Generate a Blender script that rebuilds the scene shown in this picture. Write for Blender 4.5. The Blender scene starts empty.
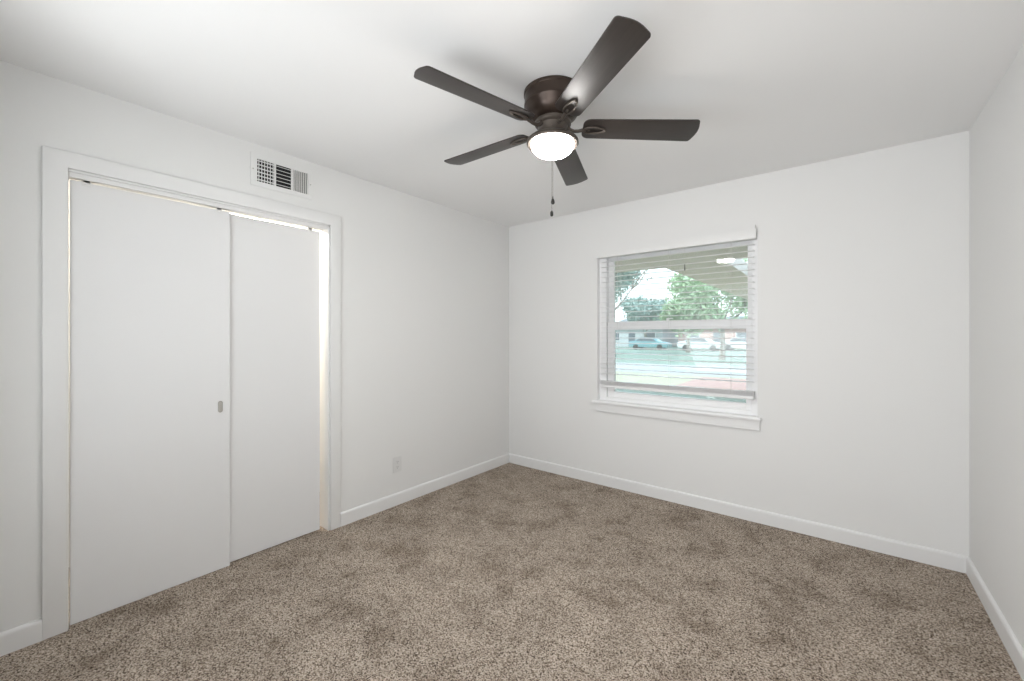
import bpy, bmesh, math, random
from mathutils import Vector, Matrix
random.seed(7)
R = math.radians
SC = bpy.context.scene
COL = SC.collection

# ------------------------------------------------------------------ camera
cam = bpy.data.cameras.new('camera')
cam.sensor_fit = 'HORIZONTAL'; cam.sensor_width = 36.0
cam.lens = 36.0 * 415.0 / 1024.0
cam.shift_y = -4.5 / 1024.0
cam.clip_start = 0.02; cam.clip_end = 300
camo = bpy.data.objects.new('camera', cam); COL.objects.link(camo)
camo.location = (2.700, -3.357, 1.308)
camo.rotation_euler = (R(90), 0, R(38.39))
SC.camera = camo
SC.view_settings.view_transform = 'Standard'
SC.view_settings.look = 'None'
SC.view_settings.gamma = 1.0
SC.view_settings.use_curve_mapping = False
SC.view_settings.exposure = 0.0

# ------------------------------------------------------------------ world, sun, big lights
SKY = 2.6; SUN = 2.2; GLOW = 0.7; HALLFILL = 38; REARFILL = 35; CLOSET = 75; LAMP = 135.0
w = bpy.data.worlds.new('sky'); SC.world = w; w.use_nodes = True
nt = w.node_tree; nt.nodes.clear()
tc = nt.nodes.new('ShaderNodeTexCoord'); sx = nt.nodes.new('ShaderNodeSeparateXYZ')
rp = nt.nodes.new('ShaderNodeValToRGB')
rp.color_ramp.elements[0].position = 0.0; rp.color_ramp.elements[0].color = (0.93, 0.96, 1.0, 1)
rp.color_ramp.elements[1].position = 0.6; rp.color_ramp.elements[1].color = (0.66, 0.82, 1.0, 1)
bg = nt.nodes.new('ShaderNodeBackground'); wo = nt.nodes.new('ShaderNodeOutputWorld')
nt.links.new(tc.outputs['Generated'], sx.inputs[0]); nt.links.new(sx.outputs['Z'], rp.inputs[0])
nt.links.new(rp.outputs[0], bg.inputs[0]); bg.inputs[1].default_value = SKY
nt.links.new(bg.outputs[0], wo.inputs[0])

def light(name, kind, loc, rot, energy, color=(1, 1, 1), **kw):
    l = bpy.data.lights.new(name, kind); l.energy = energy; l.color = color
    for k, v in kw.items(): setattr(l, k, v)
    o = bpy.data.objects.new(name, l); COL.objects.link(o); o.location = loc; o.rotation_euler = rot
    return o
light('sun', 'SUN', (0, -5, 8), (R(42), 0, R(-25)), SUN, (1, 0.97, 0.9), angle=R(12))
light('sky_glow', 'SUN', (0, 8, 6), (R(-64), 0, R(22)), GLOW, (0.66, 0.82, 1.0), angle=R(34))
# fill lamps added behind the camera, outside the rear window and doorway
light('rear_fill', 'AREA', (1.30, -4.15, 0.85), (R(128), 0, R(-42)), REARFILL, (0.93, 0.97, 1.0), shape='RECTANGLE', size=1.3, size_y=1.3)
light('hall_fill', 'AREA', (2.60, -4.40, 1.15), (R(120), 0, R(-4)), HALLFILL, (0.98, 0.985, 1.0), shape='RECTANGLE', size=1.2, size_y=1.9)

# ------------------------------------------------------------------ helpers
def mat(name, color, rough=0.6, metal=0.0, spec=0.5, bump=None, noise=None, emit=None):
    m = bpy.data.materials.new(name); m.use_nodes = True
    n = m.node_tree; b = n.nodes['Principled BSDF']
    b.inputs['Base Color'].default_value = (*color, 1); b.inputs['Roughness'].default_value = rough
    b.inputs['Metallic'].default_value = metal; b.inputs['Specular IOR Level'].default_value = spec
    co = n.nodes.new('ShaderNodeTexCoord')
    if noise:
        sc, amt = noise
        t = n.nodes.new('ShaderNodeTexNoise'); t.inputs['Scale'].default_value = sc; t.inputs['Detail'].default_value = 4
        n.links.new(co.outputs['Object'], t.inputs['Vector'])
        mx = n.nodes.new('ShaderNodeMix'); mx.data_type = 'RGBA'
        mx.inputs[6].default_value = (*[c * (1 - amt) for c in color], 1)
        mx.inputs[7].default_value = (*[min(1, c * (1 + amt)) for c in color], 1)
        n.links.new(t.outputs[0], mx.inputs[0]); n.links.new(mx.outputs[2], b.inputs['Base Color'])
    if bump:
        sc, st, di = bump
        t = n.nodes.new('ShaderNodeTexNoise'); t.inputs['Scale'].default_value = sc; t.inputs['Detail'].default_value = 3
        n.links.new(co.outputs['Object'], t.inputs['Vector'])
        bp = n.nodes.new('ShaderNodeBump'); bp.inputs['Strength'].default_value = st; bp.inputs['Distance'].default_value = di
        n.links.new(t.outputs[0], bp.inputs['Height']); n.links.new(bp.outputs[0], b.inputs['Normal'])
    if emit:
        b.inputs['Emission Color'].default_value = (*emit[0], 1); b.inputs['Emission Strength'].default_value = emit[1]
    return m

M = {}
M['wall'] = mat('wall_paint', (0.80, 0.80, 0.79), 0.75, spec=0.25, bump=(90, 0.12, 0.002))
M['ceiling'] = mat('ceiling_paint', (0.88, 0.88, 0.875), 0.85, spec=0.2, bump=(120, 0.15, 0.002))
M['trim'] = mat('trim_paint', (0.81, 0.81, 0.805), 0.38, spec=0.4)
M['door'] = mat('door_paint', (0.80, 0.80, 0.80), 0.42, spec=0.35, bump=(30, 0.03, 0.002))
M['vinyl'] = mat('window_vinyl', (0.92, 0.92, 0.92), 0.35)
M['slat'] = mat('blind_slat', (0.84, 0.84, 0.84), 0.4)
M['sill'] = mat('sill_gloss_paint', (0.90, 0.90, 0.90), 0.3)
M['cord'] = mat('blind_cord', (0.72, 0.71, 0.69), 0.8)
M['tassel'] = mat('blind_tassel', (0.12, 0.12, 0.12), 0.6)
M['grille'] = mat('vent_enamel', (0.80, 0.80, 0.79), 0.4)
M['duct'] = mat('duct_shade', (0.012, 0.012, 0.013), 0.8)
M['steel'] = mat('brushed_steel', (0.50, 0.49, 0.46), 0.35, metal=1.0)
M['cup'] = mat('cup_steel', (0.62, 0.61, 0.58), 0.4, metal=0.8)
M['plate'] = mat('outlet_plastic', (0.74, 0.74, 0.73), 0.4)
M['slot'] = mat('outlet_slot', (0.06, 0.06, 0.06), 0.6)
M['bronze'] = mat('bronze_metal', (0.060, 0.042, 0.033), 0.36, metal=0.55, spec=0.5)
M['bronze_light'] = mat('bronze_bracket', (0.11, 0.092, 0.078), 0.38, metal=0.6)
M['chain'] = mat('chain_metal', (0.14, 0.12, 0.10), 0.4, metal=0.8)
M['pull'] = mat('pull_bronze', (0.02, 0.018, 0.016), 0.4)
M['globe'] = mat('frosted_globe', (0.95, 0.95, 0.93), 0.5, emit=((1.0, 0.975, 0.94), LAMP))
M['bulb'] = mat('closet_bulb', (0.95, 0.95, 0.9), 0.5, emit=((1.0, 0.90, 0.74), 12.0))
M['soffit'] = mat('soffit_paint', (0.80, 0.74, 0.71), 0.8, noise=(2, 0.05))
M['brick'] = mat('house_wall_brick', (0.42, 0.30, 0.25), 0.9, noise=(12, 0.2))
M['siding'] = mat('siding', (0.58, 0.60, 0.62), 0.8, noise=(1, .05))
M['pinkwall'] = mat('pink_brick', (0.62, 0.40, 0.36), 0.9, noise=(6, .12))
M['roofing'] = mat('shingles', (0.26, 0.27, 0.29), 0.95, noise=(9, .2))
M['winglass'] = mat('dark_window', (0.10, 0.13, 0.16), 0.1)
M['bark'] = mat('bark', (0.26, 0.23, 0.20), 0.95, noise=(9, .3))
M['leaf_blue'] = mat('leaf_grey_green', (0.36, 0.46, 0.42), 0.7)
M['leaf_green'] = mat('leaf_green', (0.46, 0.58, 0.38), 0.7)
M['leaf_dark'] = mat('leaf_dark', (0.14, 0.17, 0.13), 0.8, noise=(3, .4))
M['lawn'] = mat('lawn', (0.26, 0.33, 0.27), 0.95, noise=(1.4, 0.22))
M['drygrass'] = mat('dry_lawn', (0.52, 0.48, 0.34), 0.95, noise=(1.1, 0.15))
M['mulch'] = mat('red_mulch', (0.56, 0.34, 0.30), 0.95, noise=(3, 0.25))
M['road'] = mat('concrete_road', (0.52, 0.51, 0.50), 0.9, noise=(.6, .06))
M['car_white'] = mat('car_white', (0.85, 0.87, 0.88), 0.25)
M['car_blue'] = mat('car_teal', (0.20, 0.38, 0.42), 0.25)
M['tyre'] = mat('tyre', (0.02, 0.02, 0.02), 0.8)

# carpet
def carpet():
    m = bpy.data.materials.new('carpet_frieze'); m.use_nodes = True
    n = m.node_tree; b = n.nodes['Principled BSDF']; b.inputs['Roughness'].default_value = 1.0
    b.inputs['Specular IOR Level'].default_value = 0.08
    co = n.nodes.new('ShaderNodeTexCoord')
    def noise(sc, det, rough=0.5, dist=0):
        t = n.nodes.new('ShaderNodeTexNoise'); t.inputs['Scale'].default_value = sc; t.inputs['Detail'].default_value = det
        t.inputs['Roughness'].default_value = rough; t.inputs['Distortion'].default_value = dist
        n.links.new(co.outputs['Object'], t.inputs['Vector']); return t
    def ramp(src, pts):
        r = n.nodes.new('ShaderNodeValToRGB')
        while len(r.color_ramp.elements) < len(pts): r.color_ramp.elements.new(0.5)
        for e, (p, c) in zip(r.color_ramp.elements, pts): e.position = p; e.color = (*c, 1)
        n.links.new(src, r.inputs[0]); return r
    vo = n.nodes.new('ShaderNodeTexVoronoi'); vo.inputs['Scale'].default_value = 225
    n.links.new(co.outputs['Object'], vo.inputs['Vector'])
    sp = n.nodes.new('ShaderNodeSeparateColor'); n.links.new(vo.outputs['Color'], sp.inputs[0])
    fn = noise(150, 3, 0.6)
    fine = n.nodes.new('ShaderNodeMix'); fine.data_type = 'FLOAT'; fine.inputs[0].default_value = 0.33
    n.links.new(fn.outputs[0], fine.inputs[2]); n.links.new(sp.outputs[0], fine.inputs[3])
    r1 = ramp(fine.outputs[0], [(0.31, (0.045, 0.032, 0.023)), (0.41, (0.205, 0.158, 0.122)), (0.50, (0.375, 0.310, 0.252)), (0.65, (0.60, 0.52, 0.44))])
    big = noise(4.2, 8, 0.68, 0.25)
    r2 = ramp(big.outputs[0], [(0.36, (0.70, 0.68, 0.66)), (0.48, (0.95, 0.95, 0.95)), (0.62, (1.10, 1.10, 1.10))])
    mx = n.nodes.new('ShaderNodeMix'); mx.data_type = 'RGBA'; mx.blend_type = 'MULTIPLY'; mx.inputs[0].default_value = 1
    n.links.new(r1.outputs[0], mx.inputs[6]); n.links.new(r2.outputs[0], mx.inputs[7])
    n.links.new(mx.outputs[2], b.inputs['Base Color'])
    bp = n.nodes.new('ShaderNodeBump'); bp.inputs['Strength'].default_value = 0.7; bp.inputs['Distance'].default_value = 0.006
    n.links.new(fine.outputs[0], bp.inputs['Height']); n.links.new(bp.outputs[0], b.inputs['Normal'])
    return m
M['carpet'] = carpet()

# fan blade: dark brown wood with a faint grain along the blade, satin varnish
def blade_mat():
    m = mat('blade_walnut', (0.045, 0.038, 0.035), 0.42, spec=0.35)
    n = m.node_tree; b = n.nodes['Principled BSDF']
    b.inputs['Coat Weight'].default_value = 0.5; b.inputs['Coat Roughness'].default_value = 0.42
    co = n.nodes.new('ShaderNodeTexCoord'); mp = n.nodes.new('ShaderNodeMapping'); mp.inputs['Scale'].default_value = (3, 60, 60)
    t = n.nodes.new('ShaderNodeTexNoise'); t.inputs['Scale'].default_value = 1.6; t.inputs['Detail'].default_value = 5
    n.links.new(co.outputs['Object'], mp.inputs[0]); n.links.new(mp.outputs[0], t.inputs['Vector'])
    mx = n.nodes.new('ShaderNodeMix'); mx.data_type = 'RGBA'
    mx.inputs[6].default_value = (0.018, 0.014, 0.012, 1); mx.inputs[7].default_value = (0.042, 0.033, 0.029, 1)
    n.links.new(t.outputs[0], mx.inputs[0]); n.links.new(mx.outputs[2], b.inputs['Base Color'])
    return m
M['blade'] = blade_mat()

# window glass: see-through with a weak mirror reflection
def glass():
    m = bpy.data.materials.new('pane_glass'); m.use_nodes = True; n = m.node_tree; n.nodes.clear()
    o = n.nodes.new('ShaderNodeOutputMaterial'); t = n.nodes.new('ShaderNodeBsdfTransparent'); g = n.nodes.new('ShaderNodeBsdfGlossy')
    t.inputs[0].default_value = (0.93, 0.98, 0.97, 1); g.inputs['Roughness'].default_value = 0.02
    f = n.nodes.new('ShaderNodeFresnel'); f.inputs[0].default_value = 1.45; x = n.nodes.new('ShaderNodeMixShader')
    n.links.new(f.outputs[0], x.inputs[0]); n.links.new(t.outputs[0], x.inputs[1]); n.links.new(g.outputs[0], x.inputs[2])
    hz = n.nodes.new('ShaderNodeBsdfTranslucent'); hz.inputs[0].default_value = (0.95, 0.97, 0.97, 1)
    y = n.nodes.new('ShaderNodeMixShader'); y.inputs[0].default_value = 0.11
    n.links.new(x.outputs[0], y.inputs[1]); n.links.new(hz.outputs[0], y.inputs[2]); n.links.new(y.outputs[0], o.inputs[0]); return m
M['glass'] = glass()

class MB:
    def __init__(s): s.bm = bmesh.new()
    def box(s, a, b, bev=0, seg=1, rot=None):
        lo = Vector([min(p, q) for p, q in zip(a, b)]); hi = Vector([max(p, q) for p, q in zip(a, b)])
        r = bmesh.ops.create_cube(s.bm, size=1); c = (lo + hi) / 2; d = hi - lo
        for v in r['verts']:
            v.co = Vector([v.co[i] * d[i] for i in range(3)])
        if bev:
            es = list({e for v in r['verts'] for e in v.link_edges})
            rr = bmesh.ops.bevel(s.bm, geom=es, offset=bev, segments=seg, affect='EDGES', clamp_overlap=True)
            vs = list({v for f in rr['faces'] for v in f.verts} | {v for v in r['verts'] if v.is_valid})
        else: vs = r['verts']
        # all verts connected
        if rot is not None:
            for v in vs: v.co = rot @ v.co
        for v in vs: v.co += c
        return s
    def tube(s, pts, r, n=10, cap=True, closed=False):
        pts = [Vector(p) for p in pts]; rings = []; N = len(pts)
        rad = r if isinstance(r, (list, tuple)) else [r] * N
        prev = None
        for i, p in enumerate(pts):
            if closed: t = (pts[(i + 1) % N] - pts[i - 1])
            else: t = pts[min(i + 1, N - 1)] - pts[max(i - 1, 0)]
            t.normalize()
            if prev is None:
                u = t.orthogonal().normalized()
            else:
                u = prev - t * prev.dot(t); u.normalize()
            prev = u; v = t.cross(u)
            rings.append([s.bm.verts.new(p + (u * math.cos(k * 2 * math.pi / n) + v * math.sin(k * 2 * math.pi / n)) * rad[i]) for k in range(n)])
        M_ = N if closed else N - 1
        for i in range(M_):
            a, b = rings[i], rings[(i + 1) % N]
            off = 0
            if closed and i == N - 1:
                off = min(range(n), key=lambda q: (a[0].co - b[q].co).length)
            for k in range(n): s.bm.faces.new((a[k], a[(k + 1) % n], b[(k + 1 + off) % n], b[(k + off) % n]))
        if cap and not closed:
            s.bm.faces.new(rings[0][::-1]); s.bm.faces.new(rings[-1])
        return s
    def lathe(s, prof, n=48, c=(0, 0, 0)):
        c = Vector(c); rings = []
        for r, z in prof:
            if r < 1e-6: rings.append([s.bm.verts.new(c + Vector((0, 0, z)))])
            else: rings.append([s.bm.verts.new(c + Vector((r * math.cos(k * 2 * math.pi / n), r * math.sin(k * 2 * math.pi / n), z))) for k in range(n)])
        for a, b in zip(rings, rings[1:]):
            for k in range(n):
                k2 = (k + 1) % n
                if len(a) == 1 and len(b) == 1: continue
                if len(a) == 1: s.bm.faces.new((a[0], b[k], b[k2]))
                elif len(b) == 1: s.bm.faces.new((a[k], a[k2], b[0]))
                else: s.bm.faces.new((a[k], a[k2], b[k2], b[k]))
        return s
    def prism(s, poly, z0, z1, T=None):
        T = T or Matrix.Identity(4)
        a = [s.bm.verts.new(T @ Vector((x, y, z0))) for x, y in poly]; b = [s.bm.verts.new(T @ Vector((x, y, z1))) for x, y in poly]
        n = len(poly)
        s.bm.faces.new(a[::-1]); s.bm.faces.new(b)
        for i in range(n): s.bm.faces.new((a[i], a[(i + 1) % n], b[(i + 1) % n], b[i]))
        return s
    def build(s, name, m, parent=None, smooth=False, loc=None, bevel=0):
        bmesh.ops.recalc_face_normals(s.bm, faces=s.bm.faces[:])
        me = bpy.data.meshes.new(name); s.bm.to_mesh(me); s.bm.free()
        if smooth:
            for p in me.polygons: p.use_smooth = True
            me.set_sharp_from_angle(angle=R(smooth if smooth is not True else 40))
        me.materials.append(M[m]); o = bpy.data.objects.new(name, me); COL.objects.link(o)
        if parent: o.parent = parent
        if loc: o.location = loc
        if bevel:
            bv = o.modifiers.new('bevel', 'BEVEL'); bv.width = bevel; bv.segments = 3; bv.limit_method = 'ANGLE'
            for p in me.polygons: p.use_smooth = True
            me.set_sharp_from_angle(angle=R(40)) if False else None
        return o
def empty(name, loc=(0, 0, 0), rot=(0, 0, 0), parent=None):
    o = bpy.data.objects.new(name, None); COL.objects.link(o); o.location = loc; o.rotation_euler = rot
    o.empty_display_size = 0.05
    if parent: o.parent = parent
    return o
def tag(o, label=None, cat=None, group=None, kind=None):
    if label: o['label'] = label
    if cat: o['category'] = cat
    if group: o['group'] = group
    if kind: o['kind'] = kind
    return o
def struct(o, label=None, cat=None): return tag(o, label, cat, kind='structure')
def gone(o): return o

# ------------------------------------------------------------------ room shell
W = 3.255; H = 2.44; YR = -3.50; T = 0.16           # width, height, rear wall, wall thickness
CY0, CY1, CZ = -3.137, -1.927, 2.054                # closet opening
WX0, WX1, WZ0, WZ1 = 1.003, 2.242, 0.726, 2.045     # window opening

struct(MB().box((-0.80, -5.2, -0.12), (W + T, T, 0)).build('floor', 'carpet'), 'grey-brown speckled cut pile carpet covering the whole floor', 'carpet')
struct(MB().box((-0.80, -5.2, H), (W + T, T, H + 0.12)).build('ceiling', 'ceiling'), 'flat white ceiling above the fan', 'ceiling')
b = MB()
b.box((-T, 0, 0), (WX0, T, H)); b.box((WX1, 0, 0), (W + T, T, H)); b.box((WX0, 0, 0), (WX1, T, WZ0)); b.box((WX0, 0, WZ1), (WX1, T, H))
struct(b.build('wall_back', 'wall'), 'white painted wall around the window', 'wall')
b = MB(); t = 0.115
b.box((-t, CY1 + 0.0, 0), (0, 0, H)); b.box((-t, YR, 0), (0, CY0, H)); b.box((-t, CY0, CZ), (0, CY1, H))
struct(b.build('wall_left', 'wall'), 'white painted wall with the closet opening', 'wall')
struct(MB().box((W, -5.2, 0), (W + T, 0, H)).build('wall_right', 'wall'), 'white painted wall at the right edge, without openings', 'wall')
b = MB()  # rear wall: unseen window and doorway openings added to let fill light in
b.box((0, YR - .12, 0), (0.60, YR, H)); b.box((0.60, YR - .12, 0), (1.75, YR, 0.75)); b.box((0.60, YR - .12, 2.10), (1.75, YR, H))
b.box((1.75, YR - .12, 0), (2.05, YR, H)); b.box((2.05, YR - .12, 2.06), (3.15, YR, H)); b.box((3.15, YR - .12, 0), (W, YR, H))
struct(b.build('wall_rear', 'wall'))
struct(MB().box((1.86, -5.2, 0), (1.94, YR - .12, H)).box((1.94, -5.2, 0), (W, -5.12, H)).build('wall_hall', 'wall'))
# closet shell
b = MB()
b.box((-0.80, -3.55, 0), (-0.72, -1.55, H)); b.box((-0.72, -3.55, 0), (-t, -3.47, H)); b.box((-0.72, -1.63, 0), (-t, -1.55, H))
struct(b.build('wall_closet', 'wall'), 'white inner wall of the closet', 'wall')

# baseboards: eased top edge profile, swept along each wall
def base(name, p0, p1, inward, label):
    p0 = Vector((*p0, 0)); p1 = Vector((*p1, 0)); d = (p1 - p0); L = d.length; d.normalize(); i = Vector((*inward, 0))
    prof = [(0, 0), (0.014, 0), (0.014, 0.078), (0.0125, 0.085), (0.009, 0.090), (0.004, 0.092), (0, 0.092)]
    bm = MB(); a = []; c = []
    for x, z in prof:
        a.append(bm.bm.verts.new(p0 + i * x + Vector((0, 0, z)))); c.append(bm.bm.verts.new(p1 + i * x + Vector((0, 0, z))))
    n = len(prof)
    for k in range(n): bm.bm.faces.new((a[k], a[(k + 1) % n], c[(k + 1) % n], c[k]))
    bm.bm.faces.new(a); bm.bm.faces.new(c[::-1])
    o = bm.build(name, 'trim'); struct(o, label, 'baseboard'); return o
base('baseboard_left', (0, CY1 + 0.072), (0, 0), (1, 0), 'white baseboard right of the closet, below the outlet')
base('baseboard_front', (0, YR), (0, CY0 - 0.068), (1, 0), 'short white baseboard at the left edge, before the closet casing')
base('baseboard_back', (0, 0), (W, 0), (0, -1), 'white baseboard along the window wall')
base('baseboard_right', (W, YR), (W, -0.0), (-1, 0), 'white baseboard along the right wall')

# closet casing
cw = 0.070; ct = 0.015
TX = Matrix(((0, 0, 1, 0), (1, 0, 0, 0), (0, 1, 0, 0), (0, 0, 0, 1)))   # (y, z) outline extruded along x
zt_ = CZ + cw + .003
b = MB(); b.prism([(CY0 - cw - .007, 0), (CY0 - cw - .007, zt_), (CY1 + cw, zt_), (CY1 + cw, 0), (CY1, 0), (CY1, CZ), (CY0, CZ), (CY0, 0)], 0, ct, TX)
struct(b.build('trim_1', 'trim', bevel=.003), 'flat white casing around the closet opening', 'trim')
b = MB()  # jamb lining
b.box((-t, CY0 - .0005, 0), (0, CY0 + .003, CZ)); b.box((-t, CY1 - .010, 0), (0.0, CY1, CZ)); b.box((-t, CY0, CZ - .010), (0, CY1, CZ))
struct(b.build('trim_2', 'trim'), 'white jamb lining inside the closet opening', 'trim')
# sliding door track with front fascia
trk = empty('sliding_door_track', (-0.01, (CY0 + CY1) / 2, CZ - .010))
tag(trk, 'white sliding door track and fascia across the top of the closet opening', 'door track')
b = MB(); y0 = CY0 + .004 - trk.location.y; y1 = CY1 - .011 - trk.location.y
b.box((0.0, y0, -0.023), (0.006, y1, -0.0005), bev=0.001); b.build('fascia', 'trim', trk)
b = MB(); b.box((-0.095, y0, -0.004), (-0.012, y1, -0.0005)); b.box((-0.056, y0, -0.016), (-0.053, y1, -0.004)); b.box((-0.095, y0, -0.016), (-0.092, y1, -0.004))
b.build('rail', 'grille', trk)

# sliding doors
def sliding_door(x, ya, yb, z0, z1, label, hangers, pull_y=None, th=0.024):
    yc = (ya + yb) / 2; r = empty('sliding_door', (x, yc, z0)); tag(r, label, 'sliding door', 'closet sliding doors')
    hw = (yb - ya) / 2
    b = MB(); b.box((-th, -hw, 0), (0, hw, z1 - z0), bev=0.0015)
    b.build('door_panel', 'door', r)
    for hy in hangers:
        b = MB(); y = hy - yc; zt = z1 - z0
        b.box((0.0, y - .016, zt - .016), (0.0022, y + .016, zt + .010), bev=0.0008)
        b.box((-0.012, y - .010, zt + .000), (0.0022, y + .010, zt + .012))
        b.tube([(0.0022, y - .006, zt - .006), (0.0050, y - .006, zt - .006)], 0.0035, 10)
        b.tube([(0.0022, y + .008, zt - .006), (0.0050, y + .008, zt - .006)], 0.0035, 10)
        b.build('hanger', 'grille', r)
    if pull_y is not None:
        yy = pull_y - yc; zz = 0.912 - z0
        def st(a, bb, n=12):
            P = []
            for k in range(n + 1): P.append((a * math.cos(math.pi * k / n), bb + a * math.sin(math.pi * k / n)))
            for k in range(n + 1): P.append((-a * math.cos(math.pi * k / n), -bb - a * math.sin(math.pi * k / n)))
            return P
        T_ = Matrix(((0, 0, 1, 0.0), (1, 0, 0, yy), (0, 1, 0, zz), (0, 0, 0, 1)))
        b = MB(); o_ = st(.0115, .021); i_ = st(.0085, .018)
        n = len(o_)
        lay = [(o_, 0.0003), (o_, 0.0022), (i_, 0.0026), (i_, 0.0005)]
        rings = [[b.bm.verts.new(T_ @ Vector((p[0], p[1], h))) for p in P] for P, h in lay]
        for A, B in zip(rings, rings[1:]):
            for k in range(n): b.bm.faces.new((A[k], A[(k + 1) % n], B[(k + 1) % n], B[k]))
        f = b.build('finger_pull', 'steel', r, smooth=40)
        b = MB(); b.prism(i_, 0.0004, 0.0008, T_); b.build('pull_cup', 'cup', f)
    return r
sliding_door(-0.026, CY0 + .009, -2.502, 0.001, 2.014, 'flush white sliding closet door in front, with the small metal finger pull', [-3.075, -2.555], pull_y=-2.549)
sliding_door(-0.052, -2.600, -1.969, 0.006, 2.012, 'flush white sliding closet door behind the other, beside the bright gap', [-2.035], th=0.024)

# closet lamp (lights the closet interior)
cl = empty('closet_lamp', (-0.58, -2.10, H)); tag(cl, 'small round bare bulb lamp on the closet ceiling', 'lamp')
MB().lathe([(0, 0), (.06, 0), (.06, -.015), (.035, -.03), (.022, -.05), (0, -.05)], 32).build('lamp_base', 'grille', cl, smooth=40)
MB().lathe([(0, -.05), (.014, -.052), (.028, -.075), (.033, -.10), (.026, -.125), (.012, -.137), (0, -.14)], 32).build('bulb', 'bulb', cl, smooth=60)
ll = light('closet_lamp_light', 'POINT', (0, 0, -0.22), (0, 0, 0), CLOSET, (1.0, 0.90, 0.76), shadow_soft_size=0.05); ll.parent = cl

# wall vent
v = empty('air_vent', (0, -2.227, 2.288)); tag(v, 'white three-section air supply grille on the wall above the closet', 'air vent')
L, Hh = 0.180, 0.096
secs = [(-.146, -.052), (-.042, .047), (.059, .152)]; zi = 0.066
b = MB()
# frame plate built of strips around the three openings
b.box((0.0005, -L, zi), (0.006, L, Hh), bev=.0015); b.box((0.0005, -L, -Hh), (0.006, L, -zi), bev=.0015)
xs = [-L] + [q for s_ in secs for q in s_] + [L]
for i in range(0, len(xs), 2): b.box((0.0005, xs[i], -zi), (0.006, xs[i + 1], zi))
b.build('frame', 'grille', v)
MB().box((0.0003, secs[0][0], -zi), (0.0008, secs[-1][1], zi)).build('duct_shade_sheet', 'duct', v)  # near-black sheet on the wall stands in for the shade inside the duct
def blades(name, sec, vert, n, depth, th, ang, xoff):
    b = MB(); a0, a1 = sec
    for k in range(n):
        if vert:
            c = a0 + (k + .5) * (a1 - a0) / n; rot = Matrix.Rotation(ang, 3, 'Z')
            b.box((xoff - depth / 2, c - th / 2, -zi), (xoff + depth / 2, c + th / 2, zi), rot=rot)
        else:
            c = -zi + (k + .5) * 2 * zi / n; rot = Matrix.Rotation(ang, 3, 'Y')
            b.box((xoff - depth / 2, a0, c - th / 2), (xoff + depth / 2, a1, c + th / 2), rot=rot)
    return b.build(name, 'grille', v)
blades('louvre_bank', secs[0], False, 6, .007, .0052, R(8), .0045)
blades('louvre_bank', secs[0], True, 6, .004, .0030, R(0), .0085)
blades('louvre_bank', secs[1], False, 6, .011, .0022, R(28), .006)
blades('louvre_bank', secs[2], True, 8, .0125, .0022, R(-52), .006)
for s_ in (-1, 1):
    MB().tube([(0.006, s_ * (L - .012), 0), (0.0078, s_ * (L - .012), 0)], .004, 12).build('screw', 'steel', v)
MB().box((0.004, .1545, -.012), (0.013, .159, .012), bev=.001).build('damper_lever', 'grille', v)

# outlet
o = empty('wall_outlet', (0, -1.387, 0.312)); tag(o, 'white duplex power outlet low on the wall right of the closet', 'power outlet')
pl = MB().box((0.0003, -.041, -.060), (0.006, .041, .060), bev=.003, seg=3).build('cover_plate', 'plate', o, smooth=40)
for s_ in (-1, 1):
    f = MB().box((0.006, -.0165, s_ * .020 - .0145), (0.0085, .0165, s_ * .020 + .0145), bev=.002, seg=2).build('socket', 'plate', o)
    b = MB()
    for yy, hh in ((-.006, .0045), (.006, .0037)): b.box((0.0085, yy - .001, s_ * .020 - hh + .003), (0.0088, yy + .001, s_ * .020 + hh + .003))
    b.tube([(0.0085, 0, s_ * .020 - .008), (0.0088, 0, s_ * .020 - .008)], .0023, 10); b.build('slots', 'slot', f)
MB().tube([(0.006, 0, 0), (0.0075, 0, 0)], .003, 12).build('screw', 'plate', o)

# ------------------------------------------------------------------ window
wn = empty('window_1', ((WX0 + WX1) / 2, 0.09, WZ0)); struct(wn, 'white single-hung vinyl window with the raised blind', 'window')
cx = wn.location.x
def wp(x, y, z): return (x - cx, y - 0.09, z - WZ0)
def wbox(b, a, c, **k): return b.box(wp(*a), wp(*c), **k)
def frame_ring(b, x0, x1, z0, z1, y0, y1, w, wb=None, wt=None, wl=None):
    wb = wb or w; wt = wt or w; wl = wl or w
    wbox(b, (x0, y0, z0), (x0 + wl, y1, z1), bev=.002); wbox(b, (x1 - w, y0, z0), (x1, y1, z1), bev=.002)
    wbox(b, (x0 + wl, y0, z0), (x1 - w, y1, z0 + wb), bev=.002); wbox(b, (x0 + wl, y0, z1 - wt), (x1 - w, y1, z1), bev=.002)
YF = .046
b = MB(); frame_ring(b, WX0, WX1, WZ0 + .012, WZ1, YF, YF + .085, .042, .032, .030, .070); b.build('frame', 'vinyl', wn)
fx0, fx1, fz0, fz1 = WX0 + .070, WX1 - .042, WZ0 + .044, WZ1 - .030
b = MB(); frame_ring(b, fx0, fx1, 1.376, fz1, YF + .044, YF + .072, .034, .040, .040, .050); up = b.build('upper_sash', 'vinyl', wn)
b = MB(); frame_ring(b, fx0 + .004, fx1 - .001, fz0, 1.434, YF + .012, YF + .040, .038, .052, .072, .066); lo = b.build('lower_sash', 'vinyl', wn)
wbox(MB(), (fx0 + .03, YF + .056, 1.41), (fx1 - .03, YF + .060, fz1 - .03)).build('pane', 'glass', up)
wbox(MB(), (fx0 + .050, YF + .024, fz0 + .045), (fx1 - .036, YF + .028, 1.372)).build('pane', 'glass', lo)
b = MB(); b.tube([wp(1.60, YF + .02, 1.434), wp(1.60, YF + .02, 1.446)], .011, 16); wbox(b, (1.592, YF + .006, 1.444), (1.640, YF + .028, 1.452), bev=.002)
b.build('sash_lock', 'vinyl', lo)
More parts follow.
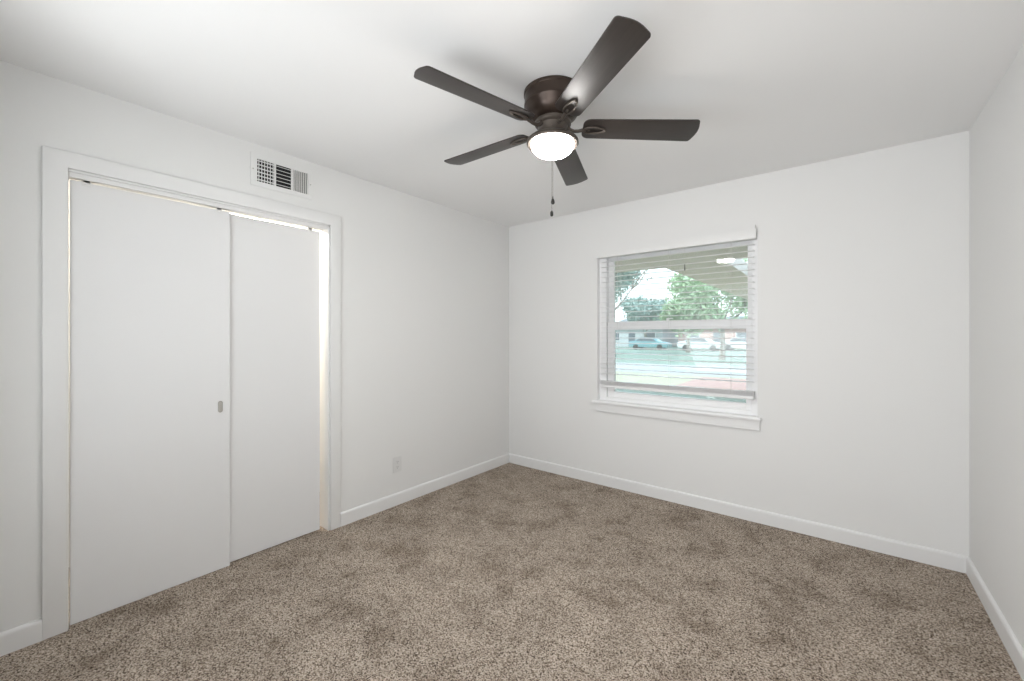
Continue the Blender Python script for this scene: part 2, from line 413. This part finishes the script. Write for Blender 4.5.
# drywall-return lining, stool and apron
b = MB(); wbox(b, (WX0 - .0005, 0.0, WZ0 + .01), (WX0 + .004, YF, WZ1)); wbox(b, (WX1 - .004, 0.0, WZ0 + .01), (WX1 + .0005, YF, WZ1)); wbox(b, (WX0, 0, WZ1 - .004), (WX1, YF, WZ1 + .0005))
b.build('reveal_lining', 'sill', wn)
b = MB(); wbox(b, (WX0 - .042, -.040, WZ0 - .008), (WX1 + .028, 0.0, WZ0 + .014), bev=.009, seg=4); wbox(b, (WX0, 0.0, WZ0 - .004), (WX1, YF + .004, WZ0 + .0135)); b.build('sill', 'sill', wn, smooth=40)
b = MB(); wbox(b, (WX0 - .002, -.014, WZ0 - .070), (WX1 + .014, 0.0, WZ0 - .008), bev=.002, seg=2)
wbox(b, (WX0 - .006, -.020, WZ0 - .082), (WX1 + .018, 0.0, WZ0 - .070), bev=.005, seg=3); b.build('apron', 'trim', wn)

# blind (rests in the window opening)
bl = empty('window_blind', (cx, 0.017, WZ1)); tag(bl, 'white horizontal slat blind hanging in the window, raised a little above the sill', 'blind')
def bp_(x, y, z): return (x - cx, y - .03, z - WZ1)
b = MB(); b.box(bp_(WX0 + .006, .006, 1.994), bp_(WX1 - .006, .056, 2.040), bev=.002); b.build('headrail', 'slat', bl)
b = MB(); b.box(bp_(WX0 + .004, -.018, 1.992), bp_(WX1 - .006, -.008, 2.062), bev=.003, seg=2)
b.box(bp_(WX0 + .004, -.009, 1.992), bp_(WX0 + .011, .006, 2.040)); b.box(bp_(WX1 - .013, -.009, 1.992), bp_(WX1 - .006, .006, 2.040)); b.build('valance', 'grille', bl)
MB().box(bp_(WX1 - .012, -.018, 2.058), bp_(WX1 - .007, -.008, 2.085), bev=.001).build('valance_clip', 'steel', bl)
SL0, SL1 = WX0 + .032, WX1 - .024; pitch = .0445; zs = []
z = 1.958
while z > .945: zs.append(z); z -= pitch
b = MB()
def slat(b, z, tilt=R(3)):
    n = 6; top = []; bot = []
    for k in range(n + 1):
        s = -1 + 2 * k / n; y = s * .0245; zz = .0022 * (1 - s * s)
        yy = y * math.cos(tilt); zq = z + zz + y * math.sin(tilt)
        top.append((yy, zq + .0013)); bot.append((yy, zq - .0013))
    P = top + bot[::-1]
    A = [b.bm.verts.new(bp_(SL0, .031 + p[0], p[1])) for p in P]; B = [b.bm.verts.new(bp_(SL1, .031 + p[0], p[1])) for p in P]
    m = len(P); b.bm.faces.new(A); b.bm.faces.new(B[::-1])
    for k in range(m): b.bm.faces.new((A[k], A[(k + 1) % m], B[(k + 1) % m], B[k]))
for z in zs: slat(b, z)
zr = .857
for k in range(6): slat(b, zr + .0275 + k * .0056, 0)
b.build('slats', 'slat', bl)
b = MB(); b.box(bp_(SL0 - .001, .005, zr), bp_(SL1 + .001, .057, zr + .024), bev=.005, seg=3); b.build('bottom_rail', 'slat', bl, smooth=40)
for x in (1.20, 1.63, 2.07):
    b = MB()
    for y in (.006, .056): b.tube([bp_(x, y, 2.0), bp_(x, y, zr + .018)], .0009, 6)
    for z in zs: b.tube([bp_(x, .006, z - .003), bp_(x, .056, z - .001)], .0006, 4)
    b.build('ladder_cord', 'cord', bl)
for x, zt, zb in ((1.235, 1.99, 1.66), (1.755, 1.99, 1.865)):
    b = MB(); b.tube([bp_(x, -.0015, zt), bp_(x, -.0015, zb)], .0008, 6)
    c_ = b.build('pull_cord', 'cord', bl)
    MB().lathe([(0, .05), (.002, .05), (.0035, .03), (.005, .004), (.0045, 0), (0, 0)], 14, bp_(x, -.0015, zb - .05)).build('tassel', 'tassel', c_, smooth=50)

# ------------------------------------------------------------------ ceiling fan
FX, FY, FZ = 1.650, -1.726, 2.274
fan = empty('ceiling_fan', (FX, FY, H)); tag(fan, 'bronze five-blade flush-mount ceiling fan with a lit dome light', 'ceiling fan')
dz = FZ - H
TILT = Matrix.Rotation(-0.036, 4, 'X') @ Matrix.Rotation(0.002, 4, 'Y')
PIV = Vector((0, 0, dz))
def tilt_obj(o):
    o.matrix_basis = Matrix.Translation(PIV) @ TILT @ Matrix.Translation(-PIV) @ o.matrix_basis
    return o
prof = [(0, 0), (.130, 0), (.135, -.003), (.135, -.014), (.1315, -.018), (.1315, -.052), (.133, -.056), (.133, -.066), (.129, -.071), (.123, -.092), (.111, -.112), (.094, -.126), (.070, -.134), (0, -.134)]
MB().lathe(prof, 64).build('motor_housing', 'bronze', fan, smooth=35)
hub = tilt_obj(MB().lathe([(0, -.134), (.076, -.134), (.084, -.139), (.084, -.150), (.079, -.156), (.070, -.160), (.067, -.170), (.064, -.196), (.066, -.203), (0, -.203)], 48).build('switch_housing', 'bronze_light', fan, smooth=35))
for k in range(3):
    a = R(60 + 120 * k); q = MB().tube([(.0645 * math.cos(a), .0645 * math.sin(a), -.183), (.0685 * math.cos(a), .0685 * math.sin(a), -.183)], .003, 10)
    q.build('screw', 'chain', hub)
pan = tilt_obj(MB().lathe([(0, -.203), (.068, -.203), (.080, -.209), (.100, -.220), (.113, -.224), (.119, -.230), (.120, -.240), (.115, -.246), (.100, -.247), (.099, -.243), (0, -.241)], 64).build('light_fitter', 'bronze_light', fan, smooth=35))
dome = [(.099, -.243)] + [(.099 * math.cos(R(a)) ** .8, -.244 - .052 * math.sin(R(a))) for a in range(0, 90, 9)] + [(0, -.296)]
tilt_obj(MB().lathe(dome, 64).build('light_globe', 'globe', fan, smooth=60))

def blade_outline(r0=.138, r1=.670, w0=.060, w1=.0685):
    P = []
    # tip: shallow bow with rounded corners; root: large rounded corners
    def corner(cx_, cy_, rad, a0, a1, n=8): return [(cx_ + rad * math.cos(R(a0 + (a1 - a0) * k / n)), cy_ + rad * math.sin(R(a0 + (a1 - a0) * k / n))) for k in range(n + 1)]
    rc = .017
    P += corner(r1 - .012 - rc, -(w1 - rc), rc, -88, -14)
    for k in range(1, 8):
        s = -1 + k / 4.0; P.append((r1 - .012 * s * s - .0005, s * (w1 - rc)))
    P += corner(r1 - .012 - rc, (w1 - rc), rc, 14, 88)
    rr = .032
    P += corner(r0 + rr, (w0 - rr), rr, 94, 180)
    P += corner(r0 + rr, -(w0 - rr), rr, 180, 266)
    return P
irons = []
for k in range(5):
    a = R(-34.3 + 72 * k)
    rot = Matrix.Translation(PIV) @ TILT @ Matrix.Rotation(a, 4, 'Z')
    pitch_m = Matrix.Rotation(-0.210, 4, 'X')
    b = MB(); b.prism(blade_outline(), -.0028, .0028)
    bo = b.build('fan_blade', 'blade', fan, bevel=.0012); bo.matrix_basis = rot @ pitch_m
    # bracket: curved arm from the hub and an elongated open loop screwed under the blade
    b = MB()
    pts = [(.070, 0, .004), (.080, 0, -.008), (.098, 0, -.014), (.118, 0, -.013), (.136, 0, -.0085), (.150, 0, -.0070)]
    b.tube(pts, [.010, .0085, .0075, .0075, .008, .0065], 12)
    loop = []
    n = 40; Lh = .050; Wd = .019
    for q in range(n):
        th = 2 * math.pi * q / n
        c, s = math.cos(th), math.sin(th)
        wob = Wd * (1 - .22 * c) 
        loop.append((.193 + Lh * c, wob * s, -.0068))
    b.tube(loop, .0050, 10, closed=True)
    b.box((.150, -.006, -.0075), (.172, .006, -.0032), bev=.001)
    br = b.build('blade_bracket', 'bronze_light', fan, smooth=50); br.matrix_basis = rot @ pitch_m
    for (sx_, sy_) in ((.165, 0), (.243, .0), (.193, .019), (.193, -.019)):
        s_ = MB().lathe([(0, -.0135), (.0028, -.013), (.0040, -.0112), (.0040, -.009), (0, -.009)], 12, (sx_, sy_, 0)).build('screw', 'chain', br, smooth=40)
# pull chains from the near rim of the fitter
for (px, py, zt, zb, nm) in ((.065, -.101, -.232, -.532, 0), (.0615, -.104, -.232, -.590, 1)):
    ch = empty('pull_chain', (px, py, 0), parent=fan)
    b = MB(); z = zt
    b.tube([(0, 0, zt), (0, 0, zb)], .00055, 6)
    z = zt - .004
    while z > zb:
        bmesh.ops.create_icosphere(b.bm, subdivisions=1, radius=.00125 if nm == 0 else .0010, matrix=Matrix.Translation((0, 0, z))); z -= .0042
    b.build('bead_chain', 'chain', ch, smooth=True)
    if nm == 0: bmm = MB().lathe([(0, .026), (.002, .025), (.003, .016), (.0065, .009), (.0085, .000), (.0075, -.006), (.004, -.009), (0, -.0095)], 20, (0, 0, zb - .016))
    else: bmm = MB().lathe([(0, .016), (.003, .015), (.0065, .008), (.0070, .000), (.0065, -.007), (.003, -.010), (0, -.010)], 20, (0, 0, zb - .010))
    bmm.build('pull_knob', 'pull', ch, smooth=50)
    MB().lathe([(0, .003), (.0022, .002), (.0026, 0), (.0022, -.003), (0, -.0035)], 12, (0, 0, -.334)).build('chain_connector', 'chain', ch, smooth=50)

# ------------------------------------------------------------------ outside
G = -0.30
struct(MB().box((-90, 0.2, G - .1), (60, 14.5, G)).build('ground_lawn', 'drygrass'), 'pale lawn between the house and the street', 'lawn')
struct(MB().box((-90, 14.5, G - .1), (60, 20.5, G + .005)).build('street', 'road'), 'pale concrete street seen through the lower window', 'street')
struct(MB().box((-120, 20.5, G - .1), (80, 140, G)).build('ground_verge', 'lawn'), 'green lawn on the far side of the street', 'lawn')
struct(MB().box((-1.5, 10.2, G), (4.2, 13.9, G + .02)).build('planting_bed', 'mulch'), 'reddish planting bed on the near lawn', 'planting bed')
struct(MB().box((-12, 6.5, G), (10, 10.0, G + .03)).build('ground_cover', 'leaf_dark'), 'dark green low ground cover at the bottom of the window view', 'ground cover')
# porch roof: an eave strip and a deeper porch on the right, leaving an open corner
b = MB(); zs_ = 2.10
b.box((-6, .16, zs_), (1.097, 1.535, zs_ + .16)); b.box((1.097, .16, zs_), (8, 1.38, zs_ + .16)); b.box((1.097, 1.38, zs_), (1.74, 12, zs_ + .16)); b.box((2.35, 1.38, zs_), (8, 12, zs_ + .16)); b.box((1.74, 2.95, zs_), (2.35, 12, zs_ + .16))
struct(b.build('porch_roof', 'soffit'), 'beige underside of the porch roof seen through the upper window', 'porch roof')
b = MB()
b.box((-6, T, G), (WX0 - .0, T + .10, zs_)); b.box((WX1, T, G), (8, T + .10, zs_)); b.box((WX0, T, G), (WX1, T + .10, WZ0)); b.box((WX0, T, WZ1), (WX1, T + .10, zs_))
struct(b.build('wall_outside', 'brick'))

def tree(x, y, h, cr, trunk_r, leafm, label, n=2600, ls=.16, seed=1, dens=1.0):
    rnd = random.Random(seed)
    r = empty('tree', (x, y, G)); tag(r, label, 'tree', 'trees outside the window')
    b = MB(); tips = []
    fork = h * .32
    b.tube([(0, 0, -.05), (.05, .03, fork * .5), (0, 0, fork)], [trunk_r * 1.25, trunk_r, trunk_r * .85], 10)
    def grow(p, d, L, rad, lev):
        pts = [p]; rr = [rad]; q = p.copy(); dd = d.copy()
        for i in range(3):
            dd = (dd + Vector((rnd.uniform(-.25, .25), rnd.uniform(-.25, .25), rnd.uniform(-.08, .22)))).normalized()
            q = q + dd * L / 3; pts.append(q.copy()); rr.append(rad * (1 - .2 * (i + 1)))
        b.tube(pts, rr, 6)
        tips.append(q.copy()); tips.append(pts[2].copy())
        if lev > 0:
            for _ in range(3):
                nd = (dd + Vector((rnd.uniform(-.9, .9), rnd.uniform(-.9, .9), rnd.uniform(-.3, .5)))).normalized()
                grow(q.copy(), nd, L * .68, rad * .5, lev - 1)
    for k in range(6):
        a = k * math.pi / 3 + rnd.uniform(-.3, .3); d = Vector((math.cos(a) * .8, math.sin(a) * .8, rnd.uniform(.5, 1.1))).normalized()
        grow(Vector((0, 0, fork)), d, h * .28, trunk_r * .5, 3)
    b.build('trunk', 'bark', r, smooth=50)
    b = MB()
    for i in range(n):
        c = rnd.choice(tips) + Vector([rnd.gauss(0, cr * .10) for _ in range(3)])
        u = Vector([rnd.gauss(0, 1) for _ in range(3)]).normalized(); w_ = u.orthogonal().normalized(); s = ls * rnd.uniform(.6, 1.3)
        vs = [b.bm.verts.new(c + u * s), b.bm.verts.new(c + w_ * s * .45), b.bm.verts.new(c - u * s), b.bm.verts.new(c - w_ * s * .45)]
        b.bm.faces.new(vs)
    b.build('foliage', leafm, r)
def ux(u, Y):          # X of a spot at distance Y seen in direction u
    q = (u - 512) / 415.0
    return 2.7 + (Y + 3.357) * (q * .784 - .621) / (q * .6212 + .7836)
tree(ux(603, 12.5), 12.5, 7.2, 2.2, .11, 'leaf_blue', 'thinly leaved tree near the house at the left of the window view', 2600, .09, 3)
tree(ux(722, 27), 27, 6.4, 3.0, .16, 'leaf_green', 'pale green tree at the right of the window view', 7000, .20, 5)
tree(ux(600, 29), 29, 8.4, 3.0, .2, 'leaf_blue', 'grey-green tree across the street at the far left', 6000, .22, 8)
tree(ux(645, 51), 51, 6.8, 3.0, .2, 'leaf_blue', 'low grey-green tree in front of the grey house', 7000, .26, 11)
tree(ux(688, 39), 39, 5.0, 3.0, .2, 'leaf_green', 'low green tree between the two far houses', 7000, .26, 14)
tree(ux(775, 56), 56, 8.0, 3.0, .2, 'leaf_green', 'green tree at the far right beside the pinkish house', 7000, .26, 17)
def house(x, y, w_, d_, h_, wallm, label, rz=0):
    r = empty('house', (x, y, G), (0, 0, rz)); tag(r, label, 'house', 'houses across the street')
    MB().box((-w_ / 2, -d_ / 2, 0), (w_ / 2, d_ / 2, h_)).build('wall', wallm, r)
    b = MB(); e = .5
    A = [(-w_ / 2 - e, -d_ / 2 - e, h_), (w_ / 2 + e, -d_ / 2 - e, h_), (w_ / 2 + e, d_ / 2 + e, h_), (-w_ / 2 - e, d_ / 2 + e, h_), (-w_ / 2 + 1.5, 0, h_ + 1.7), (w_ / 2 - 1.5, 0, h_ + 1.7)]
    V = [b.bm.verts.new(p) for p in A]
    for f in ((0, 1, 5, 4), (1, 2, 5), (2, 3, 4, 5), (3, 0, 4), (3, 2, 1, 0)): b.bm.faces.new([V[i] for i in f])
    b.build('roof', 'roofing', r)
    for k in (-1, 0, 1):
        wx = k * w_ * .3
        if k == 0:
            MB().box((wx - .5, -d_ / 2 - .05, 0), (wx + .5, -d_ / 2, 2.1)).build('front_door', 'winglass', r)
        else:
            f = MB().box((wx - .85, -d_ / 2 - .06, .85), (wx + .85, -d_ / 2, 2.15)).build('window', 'vinyl', r)
            MB().box((wx - .75, -d_ / 2 - .08, .95), (wx + .75, -d_ / 2 - .06, 2.05)).build('pane', 'winglass', f)
house(ux(642, 60), 60, 9, 8, 2.6, 'siding', 'grey house across the street at the left of the window view')
house(ux(724, 60), 60, 10, 8, 2.6, 'pinkwall', 'pinkish brick house across the street at the right of the window view')
def car(x, y, m, label, rz=0):
    r = empty('car', (x, y, G), (0, 0, rz)); tag(r, label, 'car', 'cars parked across the street')
    b = MB(); T_ = Matrix(((1, 0, 0, 0), (0, 0, -1, 0), (0, 1, 0, 0), (0, 0, 0, 1)))
    P = [(-2.2, .30), (2.2, .28), (2.28, .62), (2.1, .86), (1.15, .96), (.55, 1.40), (-.85, 1.44), (-1.65, 1.02), (-2.2, .95), (-2.3, .6)]
    b.prism(P, -.86, .86, T_); b.build('body', m, r, bevel=.06)
    b = MB(); b.prism([(1.0, .98), (.50, 1.34), (-.80, 1.37), (-1.45, 1.02)], -.875, .875, T_); b.build('side_windows', 'winglass', r)
    for wx in (-1.4, 1.4):
        for s in (-1, 1): MB().tube([(wx, s * .88, .32), (wx, s * .66, .32)], .32, 20).build('wheel', 'tyre', r)
car(ux(650, 45), 45, 'car_blue', 'teal car parked across the street, left one of the three')
car(ux(701, 45), 45, 'car_white', 'white car parked across the street, in front of the pinkish house')
car(ux(744, 48.5), 48.5, 'car_white', 'white car parked across the street at the right edge of the view')
